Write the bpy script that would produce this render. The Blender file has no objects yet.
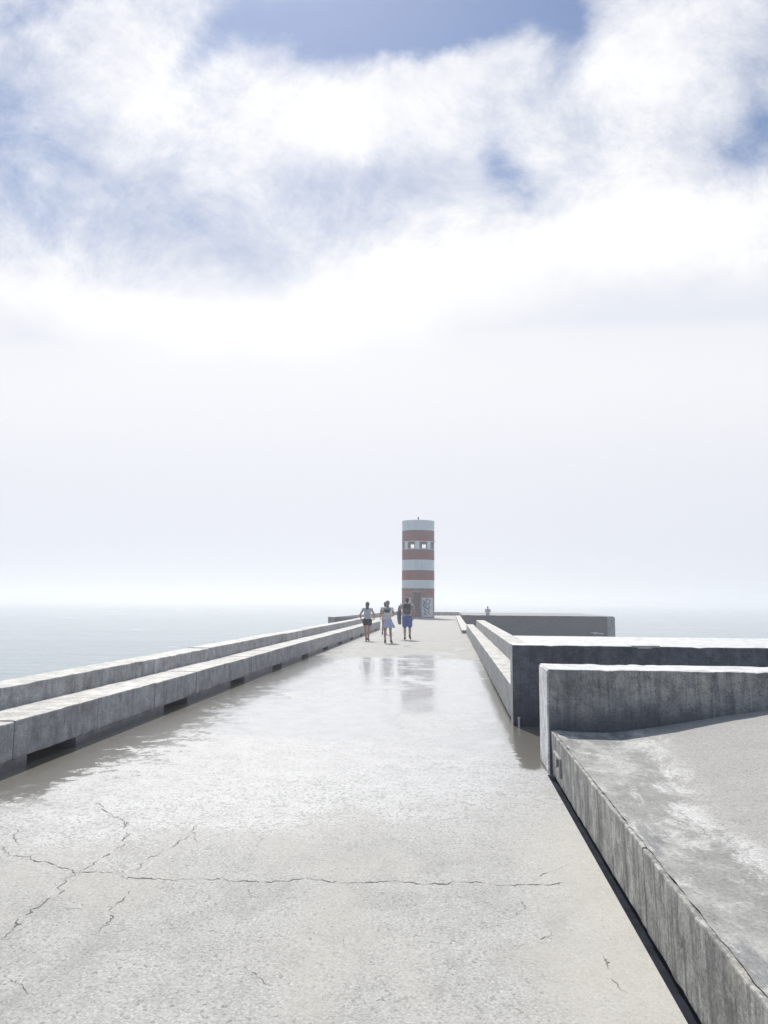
import bpy, bmesh, math, random
from mathutils import Vector, Matrix, noise
random.seed(7)
R = math.radians
scene = bpy.context.scene
COL = scene.collection

# ------------------------------------------------------------------ camera
cam_d = bpy.data.cameras.new('camera'); cam = bpy.data.objects.new('camera', cam_d); COL.objects.link(cam)
A = [[0.99607299, 0.00287689, 0.08848905], [0.0881918, -0.12026155, -0.98881716], [0.0077971, 0.99273807, -0.120043]]
M = Matrix(A).to_4x4(); M.translation = (0, 0, 1.6)
cam.matrix_world = M
cam_d.sensor_width = 36; cam_d.lens = 36 * 740 / 1024; cam_d.clip_end = 20000; cam_d.clip_start = .05
scene.camera = cam

def direction(px, py):
    """world direction towards a point of the sky, as (x/y, z/y)"""
    r = Matrix(A) @ Vector((px - 384, 512 - py, -740.0))
    return r.x / r.y, r.z / r.y

# ------------------------------------------------------------------ node helpers
class NT:
    def __init__(s, tree): s.t = tree; s.n = tree.nodes; s.l = tree.links
    def new(s, typ, **kw):
        n = s.n.new(typ)
        for k, v in kw.items(): setattr(n, k, v)
        return n
    def put(s, sock, v):
        if isinstance(v, bpy.types.NodeSocket): s.l.new(v, sock)
        elif v is not None:
            if hasattr(sock.default_value, '__len__') and not hasattr(v, '__len__'): v = (v, v, v, 1)[:len(sock.default_value)]
            elif hasattr(sock.default_value, '__len__') and len(v) == 3 and len(sock.default_value) == 4: v = (*v, 1)
            sock.default_value = v
    def m(s, op, a, b=0.0, c=0.0, clamp=False):
        n = s.new('ShaderNodeMath', operation=op, use_clamp=clamp)
        s.put(n.inputs[0], a); s.put(n.inputs[1], b); s.put(n.inputs[2], c); return n.outputs[0]
    def add(s, a, b): return s.m('ADD', a, b)
    def mul(s, a, b): return s.m('MULTIPLY', a, b)
    def sub(s, a, b): return s.m('SUBTRACT', a, b)
    def ramp(s, v, lo, hi, a=0.0, b=1.0, smooth=True):
        n = s.new('ShaderNodeMapRange', interpolation_type='SMOOTHSTEP' if smooth else 'LINEAR')
        for i, x in enumerate((v, lo, hi, a, b)): s.put(n.inputs[i], x)
        return n.outputs[0]
    def mix(s, f, a, b):
        n = s.new('ShaderNodeMix', data_type='RGBA'); s.put(n.inputs[0], f); s.put(n.inputs[6], a); s.put(n.inputs[7], b); return n.outputs[2]
    def mixf(s, f, a, b):
        n = s.new('ShaderNodeMix', data_type='FLOAT'); s.put(n.inputs[0], f); s.put(n.inputs[2], a); s.put(n.inputs[3], b); return n.outputs[0]
    def mapping(s, vec, scale=(1, 1, 1), loc=(0, 0, 0)):
        n = s.new('ShaderNodeMapping'); s.put(n.inputs['Vector'], vec); n.inputs['Scale'].default_value = scale; n.inputs['Location'].default_value = loc; return n.outputs[0]
    def noise(s, vec, scale, detail=4, rough=.55, dist=0.0):
        n = s.new('ShaderNodeTexNoise'); s.put(n.inputs['Vector'], vec); n.inputs['Scale'].default_value = scale
        n.inputs['Detail'].default_value = detail; n.inputs['Roughness'].default_value = rough; n.inputs['Distortion'].default_value = dist
        return n.outputs[0]
    def scalecol(s, c, f):
        n = s.new('ShaderNodeVectorMath', operation='SCALE'); s.put(n.inputs[0], c); s.put(n.inputs[3], f); return n.outputs[0]
    def bump(s, h, strength=.3, dist=.01, prev=None):
        n = s.new('ShaderNodeBump'); s.put(n.inputs['Strength'], strength); n.inputs['Distance'].default_value = dist
        s.put(n.inputs['Height'], h)
        if prev is not None: s.l.new(prev, n.inputs['Normal'])
        return n.outputs[0]

def aggregate(t, vec, scale):
    v = t.new('ShaderNodeTexVoronoi'); t.put(v.inputs['Vector'], vec); v.inputs['Scale'].default_value = scale
    x = t.new('ShaderNodeSeparateXYZ'); t.put(x.inputs[0], v.outputs['Color']); return x.outputs[0], x.outputs[1]
def material(name):
    m = bpy.data.materials.new(name); m.use_nodes = True; t = NT(m.node_tree)
    return m, t, m.node_tree.nodes['Principled BSDF']

def coords(t):
    return t.new('ShaderNodeNewGeometry').outputs['Position']

def simple(name, col, rough=.7, var=.15, scale=14, metallic=0.0, bump=.15):
    m, t, p = material(name)
    g = t.new('ShaderNodeTexCoord').outputs['Object']
    n = t.noise(g, scale, 4)
    f = t.ramp(n, .3, .7, 1 - var, 1 + var)
    t.put(p.inputs['Base Color'], t.scalecol(col, f))
    p.inputs['Roughness'].default_value = rough; p.inputs['Metallic'].default_value = metallic
    if bump: t.l.new(t.bump(n, bump, .01), p.inputs['Normal'])
    return m

def concrete(name, base, dark, warm=None, streak=.6, rough=.85, dark_below=None, mottled=.5, spec=.4, pits=.5):
    """poured concrete: large stains, vertical run-off streaks, pits and fine grain"""
    m, t, p = material(name)
    g = coords(t)
    big = t.noise(g, 1.1, 5, .6, .4)
    mid = t.noise(t.mapping(g, (1, 1, .9)), 6, 6, .65)
    fine = t.noise(g, 70, 3, .7)
    st = t.noise(t.mapping(g, (9, 9, .55)), 1.6, 5, .65, .3)
    c = t.mix(t.ramp(big, .36, .66, 0, mottled), base, dark)
    c = t.mix(t.mul(t.ramp(st, .44, .62), streak), c, dark)
    if warm: c = t.mix(t.ramp(t.noise(g, 2.3, 4, .6), .52, .75, 0, .55), c, warm)
    c = t.scalecol(c, t.ramp(mid, .34, .66, .68, 1.32, False))
    c = t.scalecol(c, t.ramp(fine, .36, .64, .78, 1.22, False))
    ag, ag2 = aggregate(t, g, 80.0); c = t.scalecol(c, t.ramp(ag, 0, 1, .86, 1.15, False)); c = t.mix(t.mul(t.ramp(ag2, .94, .96), .5 * pits), c, tuple(x * .35 for x in dark))
    smod = t.ramp(t.noise(g, 2.0, 4, .6), .40, .60, .25, 1.0); blot = t.noise(g, 8, 6, .72, .4); c = t.mix(t.ramp(blot, .53, .63, 0, .5), c, dark); c = t.mix(t.ramp(blot, .36, .45, .35, 0), c, tuple(min(.6, x * 1.35) for x in base))
    # drips: narrow dark and pale runs of different lengths
    dr = t.noise(t.mapping(g, (15, 15, 1.1), (2, 5, 1)), 1.4, 7, .72, .15); c = t.mix(t.mul(t.mul(t.ramp(dr, .54, .66), smod), streak * .7), c, tuple(x * .55 for x in dark))
    dr2 = t.noise(t.mapping(g, (13, 13, .9), (8, 1, 3)), 1.4, 7, .72, .15); c = t.mix(t.mul(t.mul(t.ramp(dr2, .56, .66), smod), streak * .55), c, tuple(min(.6, x * 1.7) for x in base))
    vo = t.new('ShaderNodeTexVoronoi'); t.put(vo.inputs['Vector'], g); vo.inputs['Scale'].default_value = 26
    pit = t.mul(t.ramp(vo.outputs['Distance'], .06, .16, 1, 0), t.ramp(t.noise(g, 5, 3), .5, .62))
    c = t.mix(t.mul(pit, pits), c, tuple(x * .3 for x in dark))
    sp = t.new('ShaderNodeSeparateXYZ'); t.put(sp.inputs[0], g)
    rgh = rough
    if dark_below is not None:   # darker and smoother towards the foot
        z0, z1, dc = dark_below
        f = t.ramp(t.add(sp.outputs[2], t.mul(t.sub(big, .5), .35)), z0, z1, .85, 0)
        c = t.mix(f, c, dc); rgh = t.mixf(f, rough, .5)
    t.put(p.inputs['Base Color'], c); t.put(p.inputs['Roughness'], rgh)
    p.inputs['Specular IOR Level'].default_value = spec
    b1 = t.bump(mid, .35, .02)
    b2 = t.bump(t.sub(fine, t.mul(pit, 1.5)), .3, .006, b1)
    t.l.new(b2, p.inputs['Normal'])
    return m

# ---- the walkway concrete: dry, pitted and speckled near by, flooded by wave wash further out
def walkway_material():
    m, t, p = material('walkway_concrete')
    g = coords(t); sp = t.new('ShaderNodeSeparateXYZ'); t.put(sp.inputs[0], g); X, Y, Z = sp.outputs
    big = t.noise(g, .55, 5, .6, .5); mid = t.noise(g, 3.2, 6, .65); n9 = t.noise(g, 12, 5, .7)
    fine = t.noise(g, 55, 4, .75); grit = t.noise(g, 95, 2, .6)
    # wetness
    edge = t.add(Y, t.mul(X, -.30))                       # near limit of the wash runs slightly askew
    edge = t.add(edge, t.mul(t.sub(big, .5), 2.6)); edge = t.add(edge, t.mul(t.sub(mid, .5), 1.2))
    edge = t.add(edge, t.mul(t.sub(fine, .5), 5.0)); edge = t.add(edge, t.mul(t.sub(grit, .5), 3.0))
    near = t.ramp(edge, 5.3, 6.3)
    far = t.add(t.add(Y, t.mul(t.sub(t.noise(t.mapping(g, (.35, .22, 1)), 1.6, 4, .6), .5), 12)), t.mul(t.sub(mid, .5), 2))
    farm = t.ramp(far, 20.5, 23.0, 1, 0)
    wet = t.mul(near, farm)
    # a few isolated far puddles
    iso = t.mul(t.ramp(t.noise(t.mapping(g, (.5, .16, 1)), 1.9, 4, .6), .62, .66), t.ramp(Y, 24, 40, .8, 0))
    wet = t.m('MAXIMUM', wet, iso)
    # depth of standing water: mirror where deep, gritty where only a film
    film = t.ramp(t.add(t.add(t.mul(big, .7), t.mul(mid, .3)), t.ramp(Y, 6.5, 10, -.30, .06)), .42, .56)
    film = t.mul(film, t.ramp(t.add(t.noise(t.mapping(g, (.8, .35, 1), (9, 0, 0)), 1.2, 6, .65), t.mul(t.sub(fine, .5), .25)), .40, .52, .75, 1))
    left = t.ramp(t.add(t.add(X, t.mul(t.sub(mid, .5), 2.6)), t.add(t.add(t.mul(t.sub(fine, .5), .9), t.mul(t.sub(n9, .5), 1.4)), t.mul(t.sub(big, .5), 1.6))), -3.35, -3.05, 1, 0)
    left = t.mul(left, t.ramp(t.add(t.add(Y, t.mul(t.sub(big, .5), 2)), t.mul(t.sub(mid, .5), 2)), 5.5, 6.2))
    corner = t.mul(t.ramp(t.add(X, t.mul(t.sub(n9, .5), .3)), .66, .72), t.ramp(t.add(Y, t.mul(t.sub(n9, .5), .6)), 7.35, 7.6))
    left = t.m('MAXIMUM', left, t.mul(corner, t.ramp(Y, 14, 20, 1, 0)))
    wet = t.m('MAXIMUM', wet, t.mul(left, t.ramp(Y, 18, 24, 1, 0)))
    film = t.m('MAXIMUM', film, t.mul(left, .9))
    pool = t.mul(wet, film)
    dry = t.mix(t.ramp(mid, .38, .62), (.435, .43, .41), (.375, .37, .35))
    dry = t.mix(t.ramp(big, .46, .62, 0, .6), dry, (.44, .43, .40))
    dry = t.mix(t.ramp(n9, .56, .70, 0, .4), dry, (.27, .265, .25))
    dry = t.scalecol(dry, t.ramp(fine, .36, .64, .80, 1.18, False))
    dry = t.mix(t.ramp(grit, .58, .68, 0, .6), dry, (.17, .165, .155))
    dry = t.mix(t.ramp(grit, .32, .42, .6, 0), dry, (.64, .63, .60))
    ag, ag2 = aggregate(t, g, 78.0); ag3, ag4 = aggregate(t, g, 34.0)
    dry = t.scalecol(dry, t.ramp(ag, 0, 1, .89, 1.12, False))
    dry = t.mix(t.mul(t.ramp(ag2, .95, .97), .5), dry, (.15, .145, .135))
    warmp = t.ramp(t.noise(t.mapping(g, (1, .5, 1), (3, 7, 0)), .9, 6, .7), .46, .62, 0, .5); dry = t.mix(warmp, dry, (.46, .435, .385))
    dry = t.mix(t.ramp(t.noise(t.mapping(g, (1, .35, 1), (1, 3, 0)), 2.4, 8, .75), .54, .66, 0, .55), dry, (.285, .28, .265))
    # pits and small chips
    vo = t.new('ShaderNodeTexVoronoi'); t.put(vo.inputs['Vector'], t.mapping(g, (1, .8, 1))); vo.inputs['Scale'].default_value = 13
    pit = t.mul(t.ramp(vo.outputs['Distance'], .05, .13, 1, 0), t.ramp(t.noise(g, 2.2, 3), .52, .62))
    dry = t.mix(t.mul(pit, .6), dry, (.11, .105, .10))
    # sun bleached, yellowish strip along the right kerb
    dry = t.mix(t.mul(t.ramp(X, .25, .8), t.ramp(Y, 9, 5, 0, .5)), dry, (.54, .52, .465))
    wetc = t.mix(t.ramp(mid, .35, .65), (.30, .30, .30), (.37, .37, .37))
    wetc = t.mix(left, wetc, (.15, .14, .112))
    wetc = t.scalecol(wetc, t.ramp(ag, 0, 1, .86, 1.14, False))
    # stones standing clear of the film: coarse dark and glinting specks
    proud = t.m('MAXIMUM', t.mul(t.ramp(ag2, .80, .84), .9), t.mul(t.ramp(ag4, .88, .90), .8))
    proud = t.mul(proud, t.mul(t.sub(1.0, left), t.ramp(t.add(edge, t.mul(big, 3)), 6.5, 13.5, 1, .0)))
    wetc = t.mix(t.mul(proud, .8), wetc, (.12, .12, .12))
    dry = t.scalecol(dry, .93); c = t.mix(wet, dry, wetc)
    t.put(p.inputs['Base Color'], c)
    rough = t.mixf(t.mul(wet, t.sub(1.0, t.mul(left, .6))), .85, .60)
    t.put(p.inputs['Roughness'], t.mixf(left, rough, .3))
    p.inputs['IOR'].default_value = 1.5
    t.put(p.inputs['Specular IOR Level'], t.mixf(wet, .4, .8))
    t.put(p.inputs['Coat Weight'], t.mul(wet, t.sub(1.0, t.mul(proud, .9)))); p.inputs['Coat IOR'].default_value = 1.36
    t.put(p.inputs['Coat Roughness'], t.mixf(film, .36, .10))
    dryk = t.sub(1.0, t.mul(wet, .6))
    poolk = t.sub(1.0, t.mul(pool, .985))
    b1 = t.bump(t.add(t.mul(fine, .6), t.mul(n9, .8)), t.mul(dryk, .35), .012)
    b2 = t.bump(t.sub(grit, pit), t.mul(dryk, .35), .006, b1)
    rip = t.noise(t.mapping(g, (1, .7, 1)), 9, 3, .5)
    b3 = t.bump(t.add(t.mul(fine, .6), t.mul(n9, .8)), t.mul(poolk, .6), .012); b3 = t.bump(rip, .10, .004, b3)
    t.l.new(b2, p.inputs['Normal']); t.l.new(b3, p.inputs['Coat Normal'])
    return m

def apron_material():
    m, t, p = material('apron_concrete')
    g = coords(t)
    big = t.noise(t.mapping(g, (1, .7, 1)), .95, 6, .66, .3); mid = t.noise(g, 4.5, 6, .7, .4); fine = t.noise(g, 60, 4, .75); grit = t.noise(g, 90, 2, .6)
    flow = t.noise(t.mapping(g, (1.2, .5, 1), (3, 1, 0)), 1.5, 7, .72, .35)
    sp = t.new('ShaderNodeSeparateXYZ'); t.put(sp.inputs[0], g); X, Y, Z = sp.outputs
    xe = t.add(t.add(X, t.mul(t.sub(big, .5), .9)), t.mul(t.sub(mid, .5), .25))
    xe = t.sub(xe, t.ramp(Y, 4.0, 7.2, -.02, .22))
    old = t.ramp(xe, 1.42, 1.56, 1, 0)                       # the rough old strip beside the kerb
    salt = t.noise(t.mapping(g, (1.6, .8, 1), (7, 2, 0)), 2.4, 10, .80, .5)
    c_old = t.mix(t.ramp(big, .42, .58), (.37, .365, .345), (.255, .25, .238))
    c_old = t.mix(t.ramp(flow, .50, .56, 0, .85), c_old, (.165, .165, .165))
    c_old = t.mix(t.ramp(salt, .51, .60, 0, .7), c_old, (.50, .495, .475))
    c_new = t.mix(t.ramp(mid, .4, .6), (.345, .335, .315), (.30, .292, .275))
    c = t.mix(old, c_new, c_old)
    seam = t.mul(t.ramp(xe, 1.36, 1.48), t.ramp(xe, 1.52, 1.72, 1, 0))
    c = t.mix(t.mul(seam, t.ramp(t.add(salt, t.mul(t.sub(fine, .5), .3)), .44, .56, 0, .75)), c, (.54, .535, .52))
    ag, ag2 = aggregate(t, g, 85.0); ag3, ag4 = aggregate(t, g, 40.0)
    c = t.scalecol(c, t.ramp(ag, 0, 1, .91, 1.10, False)); c = t.mix(t.mul(t.ramp(ag2, .95, .97), .45), c, (.13, .125, .12)); c = t.scalecol(c, 1.0)
    c = t.scalecol(c, t.ramp(mid, .35, .65, .86, 1.14, False)); c = t.scalecol(c, t.ramp(fine, .36, .64, .84, 1.15, False))
    c = t.mix(t.ramp(grit, .60, .70, 0, .5), c, (.11, .11, .105))
    t.put(p.inputs['Base Color'], c)
    t.put(p.inputs['Roughness'], t.mixf(t.mul(old, t.ramp(flow, .50, .56)), .85, .6))
    b = t.bump(mid, .4, .02); b = t.bump(t.add(fine, t.mul(grit, .5)), .4, .008, b); t.l.new(b, p.inputs['Normal'])
    return m

M_walk = walkway_material(); M_apron = apron_material()
M_wallL = concrete('left_wall_concrete', (.40, .40, .41), (.24, .245, .255), (.18, .17, .145), .5, dark_below=(.02, .15, (.07, .075, .085)))
M_sunlit_top = concrete('sunlit_top_concrete', (.50, .49, .46), (.36, .35, .325), (.47, .42, .33), .0, rough=.6, mottled=.6)  # stained beige; the extra paleness paints sunlight onto the tops
M_kerb = concrete('kerb_concrete', (.42, .41, .385), (.17, .17, .16), (.46, .435, .37), .9, mottled=.55)
M_dark = concrete('dark_wall_concrete', (.15, .155, .175), (.085, .09, .115), None, .45, dark_below=(.0, .45, (.03, .036, .055)), pits=.8)
M_near = concrete('stained_wall_concrete', (.42, .40, .365), (.18, .178, .182), (.40, .35, .27), .75, dark_below=(.38, .78, (.045, .052, .075)), pits=.9)
M_step = concrete('step_concrete', (.34, .34, .34), (.19, .195, .20), (.36, .34, .29), .7)
M_white = concrete('pale_top_concrete', (.58, .58, .57), (.46, .46, .45), None, .0, rough=.45, mottled=.5, spec=.6, pits=.2)  # pale lips and tops; sunlit white of the wall tops put into the colour
M_endface = concrete('sunlit_end_concrete', (.74, .74, .73), (.56, .56, .56), None, .3, mottled=.4, pits=.3)  # sunlit brightness of the wall end put into the base colour
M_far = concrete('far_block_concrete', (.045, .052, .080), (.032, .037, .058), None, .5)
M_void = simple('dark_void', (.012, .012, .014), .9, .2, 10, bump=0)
M_crack = simple('crack_dirt', (.15, .145, .13), .95, .35, 30, bump=0)

# ------------------------------------------------------------------ object helpers
def tag(o, label=None, cat=None, group=None, kind=None):
    if label: o['label'] = label
    if cat: o['category'] = cat
    if group: o['group'] = group
    if kind: o['kind'] = kind
    return o
def empty(name, loc=(0, 0, 0), rz=0.0):
    o = bpy.data.objects.new(name, None); COL.objects.link(o); o.location = loc; o.rotation_euler = (0, 0, rz); o.empty_display_size = .2
    return o
def link(name, bm, mats, parent=None, smooth=False, loc=None):
    me = bpy.data.meshes.new(name)
    bmesh.ops.recalc_face_normals(bm, faces=bm.faces[:])
    bm.to_mesh(me); bm.free()
    if not isinstance(mats, (list, tuple)): mats = [mats]
    for m in mats: me.materials.append(m)
    if smooth:
        for f in me.polygons: f.use_smooth = True
    o = bpy.data.objects.new(name, me); COL.objects.link(o)
    if parent: o.parent = parent
    if loc: o.location = loc
    return o
def box(bm, x0, x1, y0, y1, z0, z1, bev=0.0, mat=0, seg=2):
    r = bmesh.ops.create_cube(bm, size=1.0)
    vs = r['verts']
    for v in vs: v.co = Vector(((x0 + x1) / 2 + v.co.x * (x1 - x0), (y0 + y1) / 2 + v.co.y * (y1 - y0), (z0 + z1) / 2 + v.co.z * (z1 - z0)))
    fs = set(f for v in vs for f in v.link_faces)
    for f in fs: f.material_index = mat
    if bev > 0:
        es = set(e for v in vs for e in v.link_edges)
        bmesh.ops.bevel(bm, geom=list(es), offset=bev, segments=seg, affect='EDGES', profile=.6)
def boxes(name, lst, mats, parent=None, bev=0.0):
    bm = bmesh.new()
    for b in lst: box(bm, *b[:6], bev=bev, mat=b[6] if len(b) > 6 else 0)
    return link(name, bm, mats, parent)
def rough_prism(bm, prof, a0, a1, axis='Y', step=.08, amp=.004, dens=.09, mat=lambda c: 0, freq=5.0, round_c=.015, edge_amp=0.0):
    """loft a closed profile along an axis, rounding its corners a little and wearing the surface unevenly"""
    pts = []
    n = len(prof)
    for i in range(n):
        p0, p1, p2 = Vector(prof[i - 1]), Vector(prof[i]), Vector(prof[(i + 1) % n])
        d0 = (p0 - p1).normalized(); d2 = (p2 - p1).normalized()
        a = p1 + d0 * round_c; b = p1 + d2 * round_c
        pts += [(a, True), ((a + b) * .25 + p1 * .5, True), (b, True)]
        q = p2 + (p1 - p2).normalized() * round_c; L = (q - b).length; k = int(L / dens)
        for j in range(1, k): pts.append((b.lerp(q, j / k), False))
    ns = max(1, int(round((a1 - a0) / step)))
    rings = []
    for s in range(ns + 1):
        a = a0 + (a1 - a0) * s / ns; ring = []
        for (q, corner) in pts:
            co = Vector((q.x, a, q.y)) if axis == 'Y' else Vector((a, q.x, q.y))
            w = noise.noise_vector(co * freq) * amp + noise.noise_vector(co * freq * 4) * amp * .4
            if corner and edge_amp: w += Vector((0, 0, -1)) * max(0, noise.noise(co * 9) - .15) * edge_amp * 3
            if s in (0, ns): w[1 if axis == 'Y' else 0] = 0
            ring.append(bm.verts.new(co + w))
        rings.append(ring)
    k = len(pts)
    for s in range(ns):
        for i in range(k):
            f = bm.faces.new((rings[s][i], rings[s][(i + 1) % k], rings[s + 1][(i + 1) % k], rings[s + 1][i]))
            f.material_index = mat(f)
    for ring in (rings[0], rings[-1]):
        f = bm.faces.new(ring); f.material_index = mat(f)
def topmat(zmin=None):  # upward faces get a paler material, their sunlit look painted in
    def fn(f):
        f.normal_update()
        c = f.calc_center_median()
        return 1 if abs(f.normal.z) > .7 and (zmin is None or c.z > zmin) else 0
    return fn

# ================================================================== SETTING
# walkway: one slab from behind the photographer to the widened head of the pier
def walkway():
    bm = bmesh.new()
    top = [(-5.0, -8), (.905, -8), (.905, 7.285), (.97, 7.285), (.97, 7.96), (7.0, 7.96), (7.0, 10.0), (.9, 10.0), (.9, 90.2), (-6.6, 90.2), (-8.8, 56.0), (-8.8, 44.0), (-5.0, 44.0)]
    vs = [bm.verts.new((x, y, 0)) for x, y in top]; lo = [bm.verts.new((x, y, -4.6)) for x, y in top]
    bm.faces.new(vs); bm.faces.new(list(reversed(lo)))
    for i in range(len(vs)):
        j = (i + 1) % len(vs); bm.faces.new((vs[i], lo[i], lo[j], vs[j]))
    return tag(link('walkway', bm, M_walk), kind='structure')
walk = walkway()

# cracks, traced where they run on the slab; ragged ribbons lying on the surface
CR = [
 [(-4,845),(16,854),(42,863),(78,871),(130,877),(208,880),(312,881),(400,882),(441,883),(532,884),(587,885)],
 [(130,819),(128,832),(121,848),(104,858),(78,871),(58,882),(56,892),(42,902),(21,916),(15,931),(-2,944)],
 [(200,822),(193,832),(195,847)], [(193,832),(172,848),(151,858),(133,874)],
 [(146,883),(122,902),(110,914),(108,927),(86,942)], [(263,835),(254,848),(245,863)],
 [(23,824),(15,837),(16,848)], [(5,978),(26,991),(42,998)], [(75,987),(99,991),(120,996)], [(198,960),(229,963)],
 [(357,986),(359,998),(370,1002),(400,1001),(430,998)], [(532,882),(539,876),(573,863)],
 [(525,894),(523,910),(496,928),(464,933)], [(532,976),(569,987)], [(505,1010),(546,1019)], [(90,800),(112,812),(128,832)], [(420,900),(470,897),(500,905)], [(30,900),(70,908),(112,905)],
 [(600,950),(612,975),(640,1000)], [(300,930),(340,938),(352,952)], [(228,963),(262,975),(270,990)], [(470,842),(500,850),(520,848)], [(560,930),(530,945),(500,950)]]
CW = [.010, .008, .006, .005, .006, .004, .005, .007, .005, .004, .006, .004, .003, .003, .003, .006, .004, .004, .005, .004, .005, .004, .004]
def ground_at(px, py):
    r = Matrix(A) @ Vector((px - 384, 512 - py, -740.0)); t = -1.6 / r.z; return Vector((r.x * t, r.y * t, 0))
for k, (line, w) in enumerate(zip(CR, CW)):
    P = [ground_at(*p) for p in line]; Q = []
    for a, b in zip(P, P[1:]):
        n = max(2, int((b - a).length / .009))
        for i in range(n):
            q = a.lerp(b, i / n)
            v = noise.noise_vector(q * 5 + Vector((k, 0, 0))) * .045 + noise.noise_vector(q * 19) * .024 + noise.noise_vector(q * 55) * .018
            q.x += v.x; q.y += v.y; Q.append(q)
    bm = bmesh.new(); prev = None
    for i in range(len(Q) - 1):
        d = (Q[i + 1] - Q[i]).normalized(); s = Vector((-d.y, d.x, 0))
        f = noise.noise(Q[i] * 12 + Vector((0, k, 3)))
        ww = w * .95 * (.55 + 1.3 * max(-.35, f) + .6 * noise.noise(Q[i] * 70)) * min(1, (i + 1) / 16, (len(Q) - 1 - i) / 16)
        if noise.noise(Q[i] * 7 + Vector((5, 5, k))) < -.25 and k: prev = None; continue
        a = bm.verts.new((Q[i] + s * ww * .5) + Vector((0, 0, .002))); b = bm.verts.new((Q[i] - s * ww * .5) + Vector((0, 0, .002)))
        if prev: bm.faces.new((prev[0], a, b, prev[1]))
        prev = (a, b)
    link('crack', bm, M_crack, walk)

# transverse pour joints further out
bm = bmesh.new()
for y in (25.3, 31.8, 38.2, 46.0, 54.0, 62.0):
    prev = None
    for i in range(91):
        x = -4.02 + 4.8 * i / 90; yy = y + .012 * noise.noise(Vector((x * 6, y, 0))); w = .010 + .006 * noise.noise(Vector((x * 9, y, 2)))
        a = bm.verts.new((x, yy - w, .002)); b = bm.verts.new((x, yy + w, .002))
        if prev: bm.faces.new((prev[0], a, b, prev[1]))
        prev = (a, b)
link('pour_joint', bm, simple('joint_dirt', (.24, .235, .22), .9, .2, 20, bump=0), walk)

# ------------------------------------------------------------------ sea
def sea_material():
    m, t, p = material('sea_water')
    g = coords(t)
    w1 = t.noise(t.mapping(g, (.05, .12, 1)), 1.0, 5, .6, .3); w2 = t.noise(t.mapping(g, (.35, .6, 1)), 1.0, 5, .65, .2)
    foam = t.mul(t.ramp(t.noise(t.mapping(g, (.03, .09, 1)), 1.0, 7, .7, .8), .60, .68), .6)
    p.inputs['IOR'].default_value = 1.33
    t.put(p.inputs['Base Color'], t.mix(foam, (.18, .235, .25), (.66, .70, .72)))
    t.put(p.inputs['Roughness'], t.mixf(foam, .16, .7))
    b = t.bump(w1, .8, .5); b = t.bump(w2, .7, .12, b); t.l.new(b, p.inputs['Normal'])
    return m
bm = bmesh.new()
N = 120
def gx(i, n, half): s = (i / n) * 2 - 1; return half * math.copysign(abs(s) ** 3.2, s)
grid = []
for j in range(N + 1):
    row = []
    for i in range(N + 1):
        x = gx(i, N, 3000); y = gx(j, N, 3000) + 0; d = math.hypot(x, y)
        z = -3.6 + (noise.noise(Vector((x * .03, y * .07, 0))) * .35 if d < 400 else 0)
        row.append(bm.verts.new((x, y, z)))
    grid.append(row)
for j in range(N):
    for i in range(N): bm.faces.new((grid[j][i], grid[j][i + 1], grid[j + 1][i + 1], grid[j + 1][i]))
tag(link('water', bm, sea_material(), smooth=True), kind='structure')

# ================================================================== LEFT SEA WALL
lw = tag(empty('sea_wall', (-4.3, 18, 0)), 'long stepped grey concrete sea wall with bench ledge and drain slots, left of the walkway', 'sea wall')
def off(o, root):    # keep world coordinates for children of an offset empty
    o.matrix_parent_inverse = Matrix.Translation(root.location).inverted(); return o
bm = bmesh.new(); y = -6.6; random.seed(3)
while y < 43.4:
    dx = random.uniform(-.006, .006); dz = random.uniform(-.005, .005)
    y1 = min(y + 1.672, 43.6); st = .09 if y < 14 else .4
    rough_prism(bm, [(-4.62, .105), (-4.06 + dx, .105), (-4.06 + dx, .462 + dz), (-4.62, .462 + dz)], y + .007, y1 - .007, 'Y', st, .004, .12 if y < 14 else .5, topmat(.4), edge_amp=.004 if y < 14 else 0)
    y = y1
off(link('bench_ledge', bm, [M_wallL, M_sunlit_top], lw), lw)
bm = bmesh.new(); y = -6.0
while y < 43.4:
    dz = random.uniform(-.007, .007); y1 = min(y + 3.344, 43.55); st = .12 if y < 16 else .5
    rough_prism(bm, [(-5.02, -.3), (-4.57, -.3), (-4.60, .69 + dz), (-5.02, .69 + dz)], y + .006, y1 - .006, 'Y', st, .006, .15 if y < 16 else .5, topmat(.6), edge_amp=.006 if y < 16 else 0)
    y = y1
off(link('parapet', bm, [M_wallL, M_sunlit_top], lw), lw)
# plinth broken by the drain slots
slots = [7.05 + 3.35 * k + (.0, .12, .0, -.05)[k % 4] for k in range(-4, 11)]
edges = [-6.6]
for s in slots: edges += [s, s + .95]
edges.append(43.55)
pl = [(-4.6, -4.075, edges[i], edges[i + 1], -.05, .103) for i in range(0, len(edges), 2)]
off(boxes('plinth', pl, M_wallL, lw, .006), lw)
for s in slots:
    bm = bmesh.new()
    box(bm, -4.595, -4.56, s + .002, s + .948, .001, .102); box(bm, -4.56, -4.10, s + .002, s + .948, -.01, .003)
    off(link('drain_slot', bm, M_void, lw), lw)

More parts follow.
